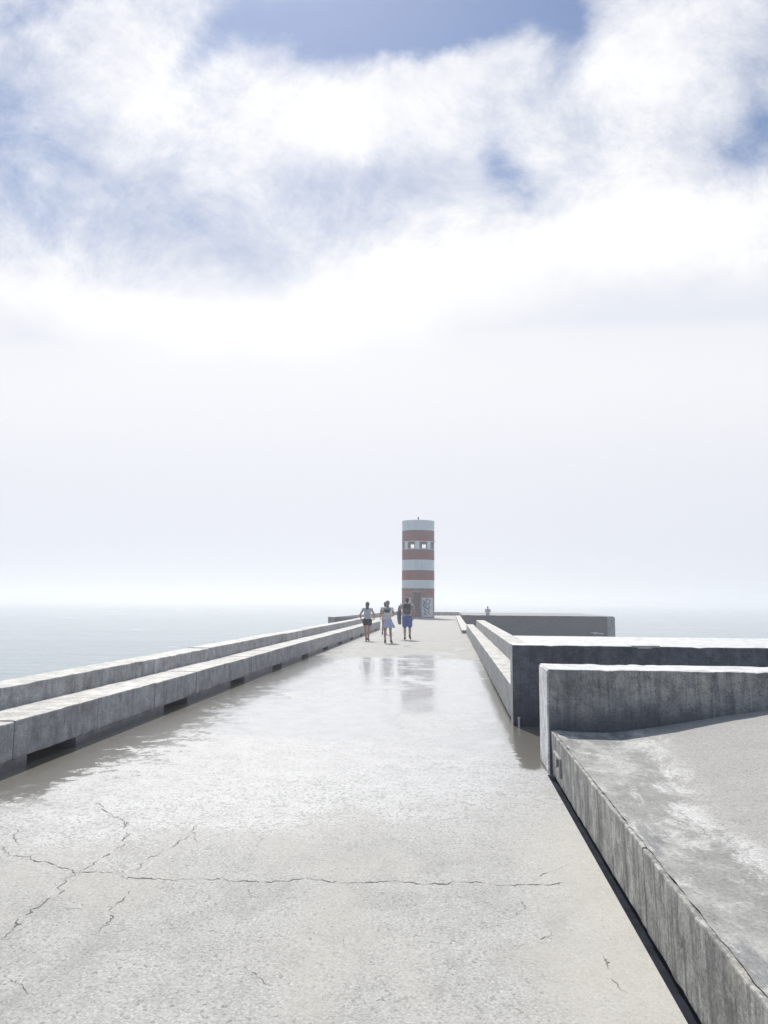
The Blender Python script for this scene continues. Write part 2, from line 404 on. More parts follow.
# ================================================================== RIGHT KERB WITH NICHE
def boolean_cut(o, cutters):
    tmp = []
    for c in cutters:
        bmc = bmesh.new(); box(bmc, *c); mc = bpy.data.meshes.new('cut'); bmc.to_mesh(mc); bmc.free()
        oc = bpy.data.objects.new('cut', mc); COL.objects.link(oc); tmp.append(oc)
        md = o.modifiers.new('b', 'BOOLEAN'); md.operation = 'DIFFERENCE'; md.object = oc; md.solver = 'EXACT'
    bpy.context.view_layer.update(); dg = bpy.context.evaluated_depsgraph_get()
    me = bpy.data.meshes.new_from_object(o.evaluated_get(dg)); o.modifiers.clear(); o.data = me
    for t_ in tmp: bpy.data.objects.remove(t_)
kb = tag(empty('kerb_wall', (1.0, 3.5, 0)), 'low stained concrete kerb wall with a small niche, nearest on the right of the walkway', 'kerb wall')
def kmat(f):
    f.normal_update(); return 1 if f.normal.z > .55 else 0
ks = [(-7.6, -.35, .01), (-.335, 3.92, 0), (3.945, 7.29, .003)]
for i, (a, b, dx) in enumerate(ks):
    bm = bmesh.new()
    rough_prism(bm, [(.955 + dx, .004), (1.0, .004), (1.0, .398), (.942 + dx, .403)], a, b, 'Y', .03 if i else .2, .0035, .035 if i else .2, kmat, 8, .010, .006)
    o = off(link('kerb_block', bm, [M_kerb, M_white], kb), kb)
    if i == 2: boolean_cut(o, [(.80, .988, 6.72, 7.02, .12, .245)])
bm = bmesh.new()
box(bm, .925, .960, 6.70, 7.04, .247, .268, .004); box(bm, .930, .960, 6.685, 6.708, .10, .262, .004)
off(link('niche_hood', bm, M_kerb, kb), kb)
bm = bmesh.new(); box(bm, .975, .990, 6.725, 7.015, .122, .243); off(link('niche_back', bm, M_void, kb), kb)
bm = bmesh.new(); box(bm, .945, .974, 6.78, 6.90, .123, .160, .008); off(link('niche_ledge', bm, M_kerb, kb), kb)

M_channel_shade = simple('channel_shade_black', (.022, .024, .034), 1.0, .3, 8); M_channel_shade.node_tree.nodes['Principled BSDF'].inputs['Specular IOR Level'].default_value = .05  # near-black colour stands in for the shade down in the kerb channel
off(boxes('footing_shade', [(.975, 1.0, -7.6, 7.29, -.3, .002)], M_channel_shade, kb), kb)
off(boxes('drain_channel_shade', [(.9055, .974, -7.6, 7.29, -.30, -.04)], M_channel_shade, kb), kb)
# apron sloping up to the right of the kerb
bm = bmesh.new(); cols = []
xs = [.966 + (7.2 - .966) * (i / 110) ** 1.25 for i in range(111)]
def apz(x):
    pts = [(.96, .4065), (1.02, .404), (1.1, .394), (1.5, .395), (2.0, .47), (3.0, .655), (5.0, .98), (7.3, 1.22)]
    for (a, za), (b, zb) in zip(pts, pts[1:]):
        if x <= b: u = (x - a) / (b - a); return za + (zb - za) * u
    return 1.22
ys = [-7.5 + (7.29 + 7.5) * j / 240 for j in range(241)]
for yv in ys:
    r = []
    for x in xs:
        if x < .967: x += .010 * noise.noise(Vector((1, yv * 9, 0))) + .006 * noise.noise(Vector((3, yv * 31, 0)))
        z = apz(x) if x < 1.0 else apz(x) + .004 * noise.noise(Vector((x * 5, yv * 5, 0))) + .012 * noise.noise(Vector((x * 1.1, yv * .9, 4)))
        r.append(bm.verts.new((x, yv, z)))
    cols.append(r)
for j in range(len(ys) - 1):
    for i in range(len(xs) - 1): bm.faces.new((cols[j][i], cols[j][i + 1], cols[j + 1][i + 1], cols[j + 1][i]))
tag(link('apron_pavement', bm, M_apron, smooth=True), kind='structure')

# near cross wall standing at the end of the apron
nw = tag(empty('cross_wall', (3, 7.6, 0)), 'grey concrete cross wall nearest the camera, pale end face, closing the sloping apron', 'concrete wall')
def endmat(zt, xl):
    def fn(f):
        f.normal_update(); c = f.calc_center_median()
        if abs(f.normal.z) > .6 and c.z > zt: return 1
        if c.x < xl: return 2
        return 0
    return fn
bm = bmesh.new()
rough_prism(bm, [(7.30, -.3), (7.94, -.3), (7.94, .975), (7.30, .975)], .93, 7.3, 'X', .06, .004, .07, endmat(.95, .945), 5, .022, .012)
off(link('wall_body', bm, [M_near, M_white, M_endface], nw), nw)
bm = bmesh.new()
rough_prism(bm, [(7.322, .02), (7.925, .02), (7.925, .962), (7.322, .962)], .917, .9285, 'X', .006, .001, .2, lambda f: 0, 5, .03)
off(link('sunlit_end_skin', bm, M_endface, nw), nw)  # thin pale skin that paints sunlight onto the end face

# second cross wall
w2 = tag(empty('cross_wall', (4, 10.2, 0)), 'dark blue-grey concrete cross wall, second from the camera, at the foot of the long steps', 'concrete wall')
bm = bmesh.new()
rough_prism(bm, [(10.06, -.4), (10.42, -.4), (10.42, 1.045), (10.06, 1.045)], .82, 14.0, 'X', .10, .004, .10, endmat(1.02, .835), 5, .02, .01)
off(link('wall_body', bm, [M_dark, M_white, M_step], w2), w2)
bm = bmesh.new()
for i, (a, b, h) in enumerate([(2.36, 2.47, .02), (2.44, 2.62, .035), (2.58, 2.72, .018)]):
    box(bm, a, b, 10.045 - .002 * i, 10.30, 1.049 - h, 1.054 + .002 * i, .006)
off(link('mortar_patch', bm, M_white, w2), w2)
# little pipe stub at its corner
bm = bmesh.new(); bmesh.ops.create_cone(bm, cap_ends=True, segments=14, radius1=.013, radius2=.012, depth=.12)
bmesh.ops.translate(bm, verts=bm.verts[:], vec=(0, 0, .06))
r = bmesh.ops.create_cone(bm, cap_ends=True, segments=14, radius1=.018, radius2=.018, depth=.02); bmesh.ops.translate(bm, verts=r['verts'], vec=(0, 0, .115))
tag(link('pipe_stub', bm, simple('pale_plastic', (.6, .6, .6), .5), loc=(.885, 9.96, 0)), 'short pale pipe stub standing on wet ground at the corner of the dark cross wall', 'pipe')

# raised platform behind the second wall
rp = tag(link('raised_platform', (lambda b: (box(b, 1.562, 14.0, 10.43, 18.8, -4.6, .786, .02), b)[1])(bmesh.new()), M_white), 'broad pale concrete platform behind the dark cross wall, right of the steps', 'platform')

# long steps down the right of the walkway
ls = tag(empty('stepped_wall', (1.1, 24, 0)), 'long two-stepped concrete wall running down the right side of the walkway', 'sea wall')
for nm, x0, x1, zt, y1 in (('lower_step', .822, 1.175, .485, 38.2), ('upper_step', 1.178, 1.555, .79, 34.3)):
    bm = bmesh.new(); y = 10.43; random.seed(5)
    while y < y1 - .1:
        ye = min(y + 2.6, y1); dx = random.uniform(-.004, .004)
        rough_prism(bm, [(x0 + dx, .035 if nm == 'lower_step' else -.3), (x1, .035 if nm == 'lower_step' else -.3), (x1, zt), (x0 + dx, zt)], y + .004, ye - .004, 'Y', .12 if y < 16 else .5, .005, .12 if y < 16 else .4, topmat(zt - .05), 5, .015, .012)
        y = ye
    off(link(nm, bm, [M_step, M_sunlit_top], ls), ls)
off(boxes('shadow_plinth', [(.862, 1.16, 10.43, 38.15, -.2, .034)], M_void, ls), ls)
# low kerb continuing to the pier head
tag(link('low_kerb', (lambda b: (rough_prism(b, [(.60, -.2), (1.06, -.2), (1.06, .17), (.60, .17)], 38.6, 80, 'Y', .6, .004, .3, topmat(.1)), b)[1])(bmesh.new()), [M_step, M_sunlit_top]), 'low narrow kerb continuing beyond the right steps towards the lighthouse', 'kerb')

# ================================================================== PIER HEAD
pb = tag(empty('pier_head_block', (8, 78, 0)), 'broad dark concrete block at the pier head that the white-clad figure sits on', 'concrete block')
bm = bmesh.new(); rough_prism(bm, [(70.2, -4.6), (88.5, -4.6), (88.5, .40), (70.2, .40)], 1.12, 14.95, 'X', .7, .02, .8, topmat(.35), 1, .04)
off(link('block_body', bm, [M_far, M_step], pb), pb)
off(boxes('corner_pilaster', [(14.35, 15.05, 70.08, 71.0, -4.6, .33)], M_step, pb, .03), pb)
off(boxes('pale_mark', [(13.1, 14.0, 70.12, 70.19, -1.22, -1.12), (12.9, 13.5, 70.13, 70.19, -1.13, -1.06)], M_white, pb, .01), pb)  # small pale marks low on the front face
pp = tag(empty('pier_head_parapet', (-5, 75, 0)), 'low grey parapet wrapping the left and back of the pier head behind the lighthouse', 'parapet')
bm = bmesh.new()
rough_prism(bm, [(89.4, -4.6), (90.4, -4.6), (90.4, .42), (89.4, .42)], -7.0, 1.10, 'X', .5, .012, .5, topmat(.3), 1, .03)
off(link('back_wall', bm, [M_step, M_sunlit_top], pp), pp)
bm = bmesh.new(); a0, a1 = Vector((-9.2, 56.0)), Vector((-6.9, 90.35)); d = (a1 - a0).normalized(); s = Vector((d.y, -d.x)) * .5
q = [a0, a0 + s, a1 + s, a1]
lo = [bm.verts.new((v.x, v.y, -4.6)) for v in q]; hi = [bm.verts.new((v.x, v.y, .416)) for v in q]
bm.faces.new(lo); f = bm.faces.new(hi); f.material_index = 1
for i in range(4): bm.faces.new((lo[i], lo[(i + 1) % 4], hi[(i + 1) % 4], hi[i]))
off(link('side_wall', bm, [M_step, M_sunlit_top], pp), pp)
off(boxes('front_return', [(-8.66, -7.0, 56.0, 56.5, -4.6, .40)], M_dark, pp, .02), pp)

# ================================================================== LIGHTHOUSE
LX, LY, LR = -3.17, 74.3, 1.62
lh = tag(empty('lighthouse', (LX, LY, 0)), 'round lighthouse tower with faded red and white bands at the end of the pier', 'lighthouse')
def tower_material():
    m, t, p = material('banded_tower_paint')
    g = t.new('ShaderNodeTexCoord').outputs['Object']; sp = t.new('ShaderNodeSeparateXYZ'); t.put(sp.inputs[0], g); Z = sp.outputs[2]
    Zj = t.add(Z, t.mul(t.sub(t.noise(g, 6, 3), .5), .05))
    red = 0.0
    f = None
    for a, b in ((-1, 2.86), (3.72, 4.69), (5.72, 6.77), (7.5, 8.64)):
        k = t.mul(t.m('GREATER_THAN', Zj, a), t.m('LESS_THAN', Zj, b)); f = k if f is None else t.m('MAXIMUM', f, k)
    # small ceramic tile courses
    br = t.new('ShaderNodeTexBrick'); 
    ang = t.m('ARCTAN2', sp.outputs[0], sp.outputs[1]); cm = t.new('ShaderNodeCombineXYZ'); t.put(cm.inputs[0], t.mul(ang, LR)); t.put(cm.inputs[1], Z)
    t.put(br.inputs['Vector'], cm.outputs[0]); br.inputs['Scale'].default_value = 1; br.inputs['Brick Width'].default_value = .24; br.inputs['Row Height'].default_value = .085; br.inputs['Mortar Size'].default_value = .008
    br.inputs['Color1'].default_value = (.22, .018, .026, 1); br.inputs['Color2'].default_value = (.16, .014, .022, 1); br.inputs['Mortar'].default_value = (.16, .05, .055, 1)
    worn = t.ramp(t.noise(t.mapping(g, (1, 1, .6)), 1.7, 6, .7), .52, .74, 0, .22)
    redc = t.mix(worn, br.outputs['Color'], (.30, .19, .17))
    low = t.ramp(Zj, 2.55, 2.95, .5, 0); redc = t.mix(t.mul(low, t.ramp(t.noise(g, 3, 5), .4, .6)), redc, (.34, .22, .2))
    wh = t.mix(t.ramp(t.noise(t.mapping(g, (2, 2, .4)), 2, 6, .65), .42, .75, 0, .5), (.66, .70, .72), (.42, .46, .48))
    t.put(p.inputs['Base Color'], t.mix(f, wh, redc)); p.inputs['Roughness'].default_value = .6
    t.l.new(t.bump(t.noise(g, 12, 4), .2, .02), p.inputs['Normal'])
    return m
M_tower = tower_material()
def arc_wall(bm, r0, r1, z0, z1, a0=0.0, a1=360.0, n=None, mat=0):
    """curved wall segment; angle 0 faces the walkway (-Y), positive turns to the right (+X)"""
    full = abs(a1 - a0) >= 359.9; n = n or max(2, int(abs(a1 - a0) / 3.75)); rings = []
    for i in range(n if full else n + 1):
        a = R(a0 + (a1 - a0) * i / n); d = Vector((math.sin(a), -math.cos(a), 0))
        rings.append([bm.verts.new(d * r + Vector((0, 0, z))) for r, z in ((r0, z0), (r1, z0), (r1, z1), (r0, z1))])
    for i in range(n):
        A_, B_ = rings[i], rings[(i + 1) % len(rings)]
        for j in range(4): bm.faces.new((A_[j], A_[(j + 1) % 4], B_[(j + 1) % 4], B_[j])).material_index = mat
    if not full: bm.faces.new(rings[0]); bm.faces.new(rings[-1])
def cyl(bm, r, z0, z1, n=96, r2=None):
    rr = bmesh.ops.create_cone(bm, cap_ends=True, segments=n, radius1=r, radius2=r if r2 is None else r2, depth=z1 - z0)
    bmesh.ops.translate(bm, verts=rr['verts'], vec=(0, 0, (z0 + z1) / 2)); return rr['verts']
bm = bmesh.new(); arc_wall(bm, 1.2, LR, -.3, 2.62, 14 - 3, 338 - 3 + 11, 96); arc_wall(bm, 1.2, LR, 2.62, 6.76, 0, 360, 96); cyl(bm, 1.25, 6.5, 6.60)
sh = link('tower_shaft', bm, M_tower, lh)
bm = bmesh.new(); arc_wall(bm, 1.25, LR, 7.56, 9.5); cyl(bm, LR - .02, 9.5, 9.62); arc_wall(bm, LR - .10, LR + .02, 9.46, 9.64)
link('upper_drum', bm, M_tower, lh)
bm = bmesh.new(); arc_wall(bm, 1.3, LR + .045, 7.50, 7.56); arc_wall(bm, 1.4, LR + .03, 6.74, 6.80); link('ledge', bm, simple('pale_ledge_paint', (.62, .65, .67), .6), lh)
bm = bmesh.new(); box(bm, 1.5, 1.82, -.35, -.31, 7.53, 7.57); link('bracket', bm, simple('bracket_paint', (.5, .52, .55), .5), lh)
bm = bmesh.new(); arc_wall(bm, LR - .05, LR + .05, 2.84, 2.90); link('string_course', bm, simple('string_course_stone', (.2, .16, .16), .7), lh)
M_panel = simple('white_pillar_paint', (.68, .71, .73), .6); M_frame = simple('window_frame_metal', (.10, .11, .12), .5)
mg, tg, pg = material('window_glass'); pg.inputs['Base Color'].default_value = (1, 1, 1, 1); pg.inputs['Roughness'].default_value = .02; pg.inputs['IOR'].default_value = 1.05
pg.inputs['Transmission Weight'].default_value = 1
for k in range(8):
    c = -1 + 45 * k
    bm = bmesh.new(); arc_wall(bm, 1.36, LR - .01, 6.76, 7.51, c - 8, c + 8, 5); link('pillar', bm, M_panel, lh)
    c += 22.5
    bm = bmesh.new()
    arc_wall(bm, LR - .14, LR - .04, 6.80, 6.85, c - 14.3, c + 14.3, 6); arc_wall(bm, LR - .14, LR - .04, 7.44, 7.50, c - 14.3, c + 14.3, 6)
    arc_wall(bm, LR - .14, LR - .045, 6.85, 7.44, c - 14.3, c - 11.5, 2); arc_wall(bm, LR - .14, LR - .045, 6.85, 7.44, c + 11.5, c + 14.3, 2)
    w = link('window', bm, M_frame, lh)
    bm = bmesh.new(); arc_wall(bm, LR - .10, LR - .09, 6.85, 7.44, c - 11.5, c + 11.5, 5); link('pane', bm, mg, w)
# door
bm = bmesh.new(); arc_wall(bm, 1.36, 1.44, 0.0, 2.50, -20.0, 11.0, 8)
dr = link('door', bm, simple('weathered_door_paint', (.014, .013, .02), .7, .25, 5), lh)
bm = bmesh.new(); box(bm, .17, .20, -1.47, -1.42, 1.0, 1.18, .005); link('handle', bm, M_frame, dr)
bm = bmesh.new(); arc_wall(bm, 1.40, LR + .04, 2.52, 2.66, -22, 13, 8); arc_wall(bm, 1.40, LR + .012, -.1, 2.52, -21.5, -20, 1); arc_wall(bm, 1.40, LR + .012, -.1, 2.52, 11, 12.5, 1)
link('door_frame', bm, simple('door_frame_stone', (.24, .22, .22), .7), lh)
bm = bmesh.new(); box(bm, -.8, .7, -1.98, -1.3, .001, .10, .01); link('doorstep', bm, M_step, lh)
# limewashed patches covered with spray tags
bm = bmesh.new(); arc_wall(bm, LR - .01, LR + .010, .12, 2.0, 15, 66, 14)
gp = link('limewash_patch', bm, simple('limewash', (.50, .55, .60), .7, .3, 6), lh)
bm = bmesh.new(); arc_wall(bm, LR - .01, LR + .010, 1.15, 2.0, -46, -24, 7)
link('limewash_patch', bm, simple('limewash_blue', (.56, .61, .68), .7, .2, 6), lh)
def stroke(bm, pts, w, r=LR + .014):
    """pts are (angle, height)"""
    P = [(R(a) * r, z) for a, z in pts]
    fine = []
    for i in range(len(P) - 1):
        for j in range(4):
            u = j / 4; fine.append((P[i][0] * (1 - u) + P[i + 1][0] * u, P[i][1] * (1 - u) + P[i + 1][1] * u))
    fine.append(P[-1]); prev = None
    for i, (s_, z) in enumerate(fine):
        n_ = fine[min(i + 1, len(fine) - 1)]; p_ = fine[max(i - 1, 0)]; dx, dz = n_[0] - p_[0], n_[1] - p_[1]; L = math.hypot(dx, dz) or 1
        ox, oz = -dz / L * w / 2, dx / L * w / 2
        def V(sx, zz): a = sx / r; return bm.verts.new((math.sin(a) * r, -math.cos(a) * r, zz))
        a, b = V(s_ + ox, z + oz), V(s_ - ox, z - oz)
        if prev: bm.faces.new((prev[0], a, b, prev[1]))
        prev = (a, b)
bm = bmesh.new()
for pts in ([(19, 1.75), (24, 1.5), (20, 1.2), (28, 1.05)], [(20, 1.15), (27, 1.7)], [(25, 1.35), (38, 1.42)], [(31, 1.85), (30, 1.05)], [(31, 1.82), (39, 1.8)],
            [(42, 1.75), (48, 1.78), (48, 1.45), (43, 1.4), (44, 1.1), (51, 1.12)], [(22, .9), (30, .6), (24, .4), (33, .35)], [(36, .9), (44, .85), (38, .5), (46, .42)], [(26, 1.0), (36, .95), (46, 1.0)]):
    stroke(bm, pts, .10)
link('graffiti', bm, simple('spray_paint', (.045, .075, .12), .5, .2, 10, bump=0), gp)
# lamp on the roof
lp = empty('lamp_mast'); lp.parent = lh; bpy.data.objects.remove(lp)
bm = bmesh.new(); cyl(bm, .10, 9.62, 9.68, 20); cyl(bm, .035, 9.66, 9.90, 12); mast = link('lamp_mast', bm, M_frame, lh)
bm = bmesh.new(); cyl(bm, .09, 9.88, 9.93, 20); cyl(bm, .075, 9.93, 10.08, 20); cyl(bm, .085, 10.08, 10.13, 20, .02); link('lamp', bm, simple('dark_lamp_housing', (.05, .08, .06), .3), mast)

# ================================================================== PEOPLE
M_skin = simple('skin', (.42, .25, .18), .55, .06, 20, bump=0)
M_eye = simple('eye_brown', (.08, .05, .04), .2, 0, bump=0)
def capsule(bm, a, b, ra, rb, n=12, sq=1.0):
    a, b = Vector(a), Vector(b); d = (b - a); L = d.length; d.normalize()
    up = Vector((0, 1, 0)) if abs(d.y) < .9 else Vector((1, 0, 0)); u = d.cross(up).normalized(); v = d.cross(u).normalized()
    rows = []
    for t_ in (-90, -60, -30, 0): rows.append((a + d * ra * math.sin(R(t_)), ra * max(.02, math.cos(R(t_)))))
    for t_ in (0, 30, 60, 90): rows.append((b + d * rb * math.sin(R(t_)), rb * max(.02, math.cos(R(t_)))))
    prev = None; first = None
    for c, r in rows:
        ring = [bm.verts.new(c + u * math.cos(2 * math.pi * i / n) * r + v * math.sin(2 * math.pi * i / n) * r * sq) for i in range(n)]
        if prev:
            for i in range(n): bm.faces.new((prev[i], prev[(i + 1) % n], ring[(i + 1) % n], ring[i]))
        else: bm.faces.new(list(reversed(ring)))
        prev = ring
    bm.faces.new(prev)
def ellip(bm, c, rx, ry, rz, seg=16):
    r = bmesh.ops.create_uvsphere(bm, u_segments=seg, v_segments=seg // 2 + 2, radius=1)
    for v in r['verts']: v.co = Vector((c[0] + v.co.x * rx, c[1] + v.co.y * ry, c[2] + v.co.z * rz))
def fuse(name, bm, mat, parent, voxel=.012, smooth=6):
    """merge overlapping volumes into one continuous skin"""
    me = bpy.data.meshes.new('t'); bm.to_mesh(me); bm.free(); o = bpy.data.objects.new('t', me); COL.objects.link(o)
    md = o.modifiers.new('r', 'REMESH'); md.mode = 'VOXEL'; md.voxel_size = voxel
    s_ = o.modifiers.new('s', 'SMOOTH'); s_.factor = .5; s_.iterations = smooth
    bpy.context.view_layer.update(); dg = bpy.context.evaluated_depsgraph_get()
    out = bpy.data.meshes.new_from_object(o.evaluated_get(dg)); bpy.data.objects.remove(o)
    out.name = name; out.materials.clear(); out.materials.append(mat)
    for f in out.polygons: f.use_smooth = True
    r = bpy.data.objects.new(name, out); COL.objects.link(r); r.parent = parent; return r
def lerp3(a, b, t): return tuple(x + (y - x) * t for x, y in zip(a, b))
def loft(bm, rows, n=28, open_ends=True, wav=0.0, seed=0, thick=.008):
    """rows: (centre, rx, ry); a cloth tube with a real thickness"""
    outer, inner = [], []
    for k, (c, rx, ry) in enumerate(rows):
        ro, ri = [], []
        for i in range(n):
            a = 2 * math.pi * i / n; w = 1 + wav * (k / (len(rows) - 1)) * math.sin(a * 7 + seed + k * .4)
            ro.append(bm.verts.new((c[0] + math.cos(a) * rx * w, c[1] + math.sin(a) * ry * w, c[2])))
            ri.append(bm.verts.new((c[0] + math.cos(a) * (rx * w - thick), c[1] + math.sin(a) * (ry * w - thick), c[2])))
        outer.append(ro); inner.append(ri)
    for L in (outer, inner):
        for k in range(len(L) - 1):
            for i in range(n): bm.faces.new((L[k][i], L[k][(i + 1) % n], L[k + 1][(i + 1) % n], L[k + 1][i]))
    for k in (0, -1):
        for i in range(n): bm.faces.new((outer[k][i], outer[k][(i + 1) % n], inner[k][(i + 1) % n], inner[k][i]))

def person(loc, H, label, pose, rz=0.0, woman=True, seated=False, group=None):
    """local frame: the figure faces +Y, z up; pose gives joint positions in units of the standing height"""
    root = empty('person', loc, rz); tag(root, label, 'person', group)
    P = {k: Vector(v) * H for k, v in pose.items()}; u = H
    bm = bmesh.new()
    pel, chest, neck, head = P['pelvis'], P['chest'], P['neck'], P['head']
    sw = (.105 if woman else .125) * u; hw = (.062 if woman else .055) * u
    lat = P['lat'].normalized() if 'lat' in P else Vector((1, 0, 0))
    # torso: pelvis, waist, ribs, shoulders
    ellip(bm, pel, .092 * u if woman else .084 * u, .062 * u, .065 * u)
    wst = pel.lerp(chest, .45); ellip(bm, wst, .070 * u if woman else .078 * u, .050 * u, .10 * u)
    ellip(bm, chest, .084 * u if woman else .098 * u, .058 * u, .095 * u)
    shl = [neck + lat * s * sw + Vector((0, 0, -.028 * u)) for s in (-1, 1)]
    capsule(bm, shl[0], shl[1], .034 * u, .034 * u)
    capsule(bm, chest + Vector((0, 0, .05 * u)), neck + (head - neck) * .45, .036 * u, .029 * u)
    # head with face: cranium, jaw, nose, lips, ears
    f = P['look'].normalized() if 'look' in P else Vector((0, 1, 0)); side = f.cross(Vector((0, 0, 1))).normalized()
    ellip(bm, head, .044 * u, .054 * u, .060 * u); ellip(bm, head + f * .014 * u + Vector((0, 0, -.028 * u)), .034 * u, .038 * u, .036 * u)
    capsule(bm, head + f * .050 * u + Vector((0, 0, .006 * u)), head + f * .062 * u + Vector((0, 0, -.012 * u)), .006 * u, .009 * u)
    capsule(bm, head + f * .047 * u - side * .012 * u + Vector((0, 0, -.032 * u)), head + f * .047 * u + side * .012 * u + Vector((0, 0, -.032 * u)), .005 * u, .005 * u)
    for s in (-1, 1): ellip(bm, head + side * s * .046 * u + Vector((0, 0, -.004 * u)), .007 * u, .012 * u, .018 * u, 10)
    for k, s in (('L', -1), ('R', 1)):
        hip = pel + lat * s * hw + Vector((0, 0, -.012 * u)); kn, an, toe = P['knee' + k], P['ankle' + k], P['toe' + k]
        capsule(bm, hip, kn, .053 * u if woman else .050 * u, .031 * u); ellip(bm, kn, .031 * u, .032 * u, .034 * u)
        calf = kn.lerp(an, .32) + Vector((0, -.008 * u, 0)); capsule(bm, kn, calf, .029 * u, .032 * u); capsule(bm, calf, an, .031 * u, .019 * u)
        capsule(bm, an + (an - toe).normalized() * .012 * u, toe, .020 * u, .015 * u)
        sh_, el, wr = shl[0 if s < 0 else 1], P['elbow' + k], P['wrist' + k]
        capsule(bm, sh_, el, .029 * u, .021 * u); capsule(bm, el, wr, .022 * u, .014 * u)
        # hand: palm, four unequal curled fingers, thumb
        d = (P['hand' + k] - wr).normalized(); pn = wr + d * .045 * u
        ax = Vector((0, 1, 0)) if abs(d.y) < .7 else Vector((0, 0, 1)); ax = (ax - d * ax.dot(d)).normalized(); nn = d.cross(ax).normalized() * (-s)
        for q in (-1, 0, 1): capsule(bm, wr + ax * q * .006 * u, pn + ax * q * .012 * u, .0095 * u, .010 * u, 8)
        for i, (o_, L_) in enumerate(((-.0195, .042), (-.0065, .050), (.0065, .046), (.0195, .036))):
            b0 = pn + ax * o_ * u - d * .006 * u; b1 = b0 + (d * .85 + nn * .4 + ax * o_ * 6).normalized() * L_ * .5 * u; b2 = b1 + (d * .5 + nn * .85).normalized() * L_ * .5 * u
            capsule(bm, b0, b1, .0052 * u, .0048 * u, 8); capsule(bm, b1, b2, .0048 * u, .0042 * u, 8)
        t0 = wr + d * .014 * u + ax * -.012 * u * 1; t1 = t0 + (d * .6 - ax * .75 + nn * .25).normalized() * .026 * u; t2 = t1 + (d * .9 - ax * .15 + nn * .4).normalized() * .022 * u
        capsule(bm, t0, t1, .0075 * u, .006 * u, 8); capsule(bm, t1, t2, .006 * u, .005 * u, 8)
    body = fuse('body', bm, M_skin, root, .0062, 3)
    # eyes
    for s in (-1, 1):
        bm = bmesh.new(); ellip(bm, head + f * .050 * u + side * s * .017 * u + Vector((0, 0, .004 * u)), .006 * u, .005 * u, .004 * u, 10)
        link('eye', bm, M_eye, root, True)
    return root, P, shl, u, body
def shoes(root, P, u, mat, sandals=False):
    for k in 'LR':
        an, toe = P['ankle' + k], P['toe' + k]; d = (toe - an).normalized(); bm = bmesh.new()
        capsule(bm, an - d * .016 * u + Vector((0, 0, -.004 * u)), an + (toe - an) * .55, .026 * u, .025 * u, 12, 1); capsule(bm, an + (toe - an) * .5, toe + d * .006 * u, .025 * u, .021 * u)
        capsule(bm, an + Vector((0, 0, .018 * u)), an, .025 * u, .026 * u)
        fuse('shoe', bm, mat, root, .009, 3)
def shirt(root, P, shl, u, mat, woman, sleeve=.45, long=.0, name='shirt', bulk=1.0):
    pel, chest, neck = P['pelvis'], P['chest'], P['neck']; bm = bmesh.new()
    ellip(bm, pel + Vector((0, 0, .045 * u - long * u)), (.094 if woman else .092) * u * bulk, .068 * u * bulk, .065 * u)
    ellip(bm, pel.lerp(chest, .45), (.077 if woman else .088) * u * bulk, .058 * u * bulk, .105 * u)
    ellip(bm, chest, (.091 if woman else .105) * u * bulk, .065 * u * bulk, .100 * u)
    capsule(bm, shl[0], shl[1], .039 * u, .039 * u)
    if sleeve > 0:
        for i, k in enumerate('LR'): capsule(bm, shl[i], shl[i].lerp(P['elbow' + k], sleeve), .037 * u, .032 * u)
    fuse(name, bm, mat, root, .010, 4)

def stand(lean=0.0, dL=(0, 0), dR=(0, 0), armL=None, armR=None, raiseL=0, raiseR=0):
    p = {'pelvis': (0, 0, .52), 'chest': (0, .008, .715), 'neck': (0, 0, .825), 'head': (0, .012, .925)}
    for k, s, d, rs in (('L', -1, dL, raiseL), ('R', 1, dR, raiseR)):
        x = s * .055 + d[0]; y = d[1]
        p['knee' + k] = (s * .058 + d[0] * .4, y * .5 + .01 + (.03 if rs else 0), .285 + rs * .1); p['ankle' + k] = (x, y, .045 + rs); p['toe' + k] = (x + s * .012, y + .085, .018 + rs * .35)
    p['elbowL'], p['wristL'], p['handL'] = armL or ((-.155, -.01, .64), (-.165, .04, .50), (-.16, .055, .44))
    p['elbowR'], p['wristR'], p['handR'] = armR or ((.155, -.01, .64), (.165, .04, .50), (.16, .055, .44))
    return p
M_shoe = simple('dark_shoe_leather', (.03, .028, .03), .6); M_black = simple('black_shorts_cloth', (.012, .012, .018), .85)
G = 'people walking towards the lighthouse'
# 1: woman in pale vest and black shorts
r1, P1, s1, u1, b1 = person((-3.36, 30.3, 0), 1.60, 'woman with grey-brown hair, pale grey vest and black shorts, leftmost of the walkers', 
    stand(dL=(.035, -.02), dR=(-.035, .05), armL=((-.185, -.03, .655), (-.165, .05, .55), (-.12, .075, .52)), armR=((.185, -.03, .655), (.165, .05, .55), (.12, .075, .52))), 0, True, group=G)
shoes(r1, P1, u1, M_shoe)
shirt(r1, P1, s1, u1, simple('pale_grey_vest_cloth', (.42, .45, .50), .85), True, .12)
bm = bmesh.new(); pz = P1['pelvis']; ellip(bm, pz + Vector((0, 0, .01)), .102 * u1, .074 * u1, .072 * u1)
for k, s in (('L', -1), ('R', 1)):
    h_ = pz + Vector((s * .062 * u1, 0, -.012 * u1)); capsule(bm, h_, h_.lerp(P1['knee' + k], .32), .064 * u1, .062 * u1)
fuse('shorts', bm, M_black, r1, .01, 3)
M_hair1 = simple('grey_brown_hair', (.10, .08, .07), .6, .3, 40); hd = P1['head']; bm = bmesh.new()
ellip(bm, hd + Vector((0, -.012, .012)), .053 * u1, .060 * u1, .062 * u1); capsule(bm, hd + Vector((0, -.045, -.01)), hd + Vector((0, -.06, -.16)), .052 * u1, .036 * u1, 12)
fuse('hair', bm, M_hair1, r1, .009, 3)
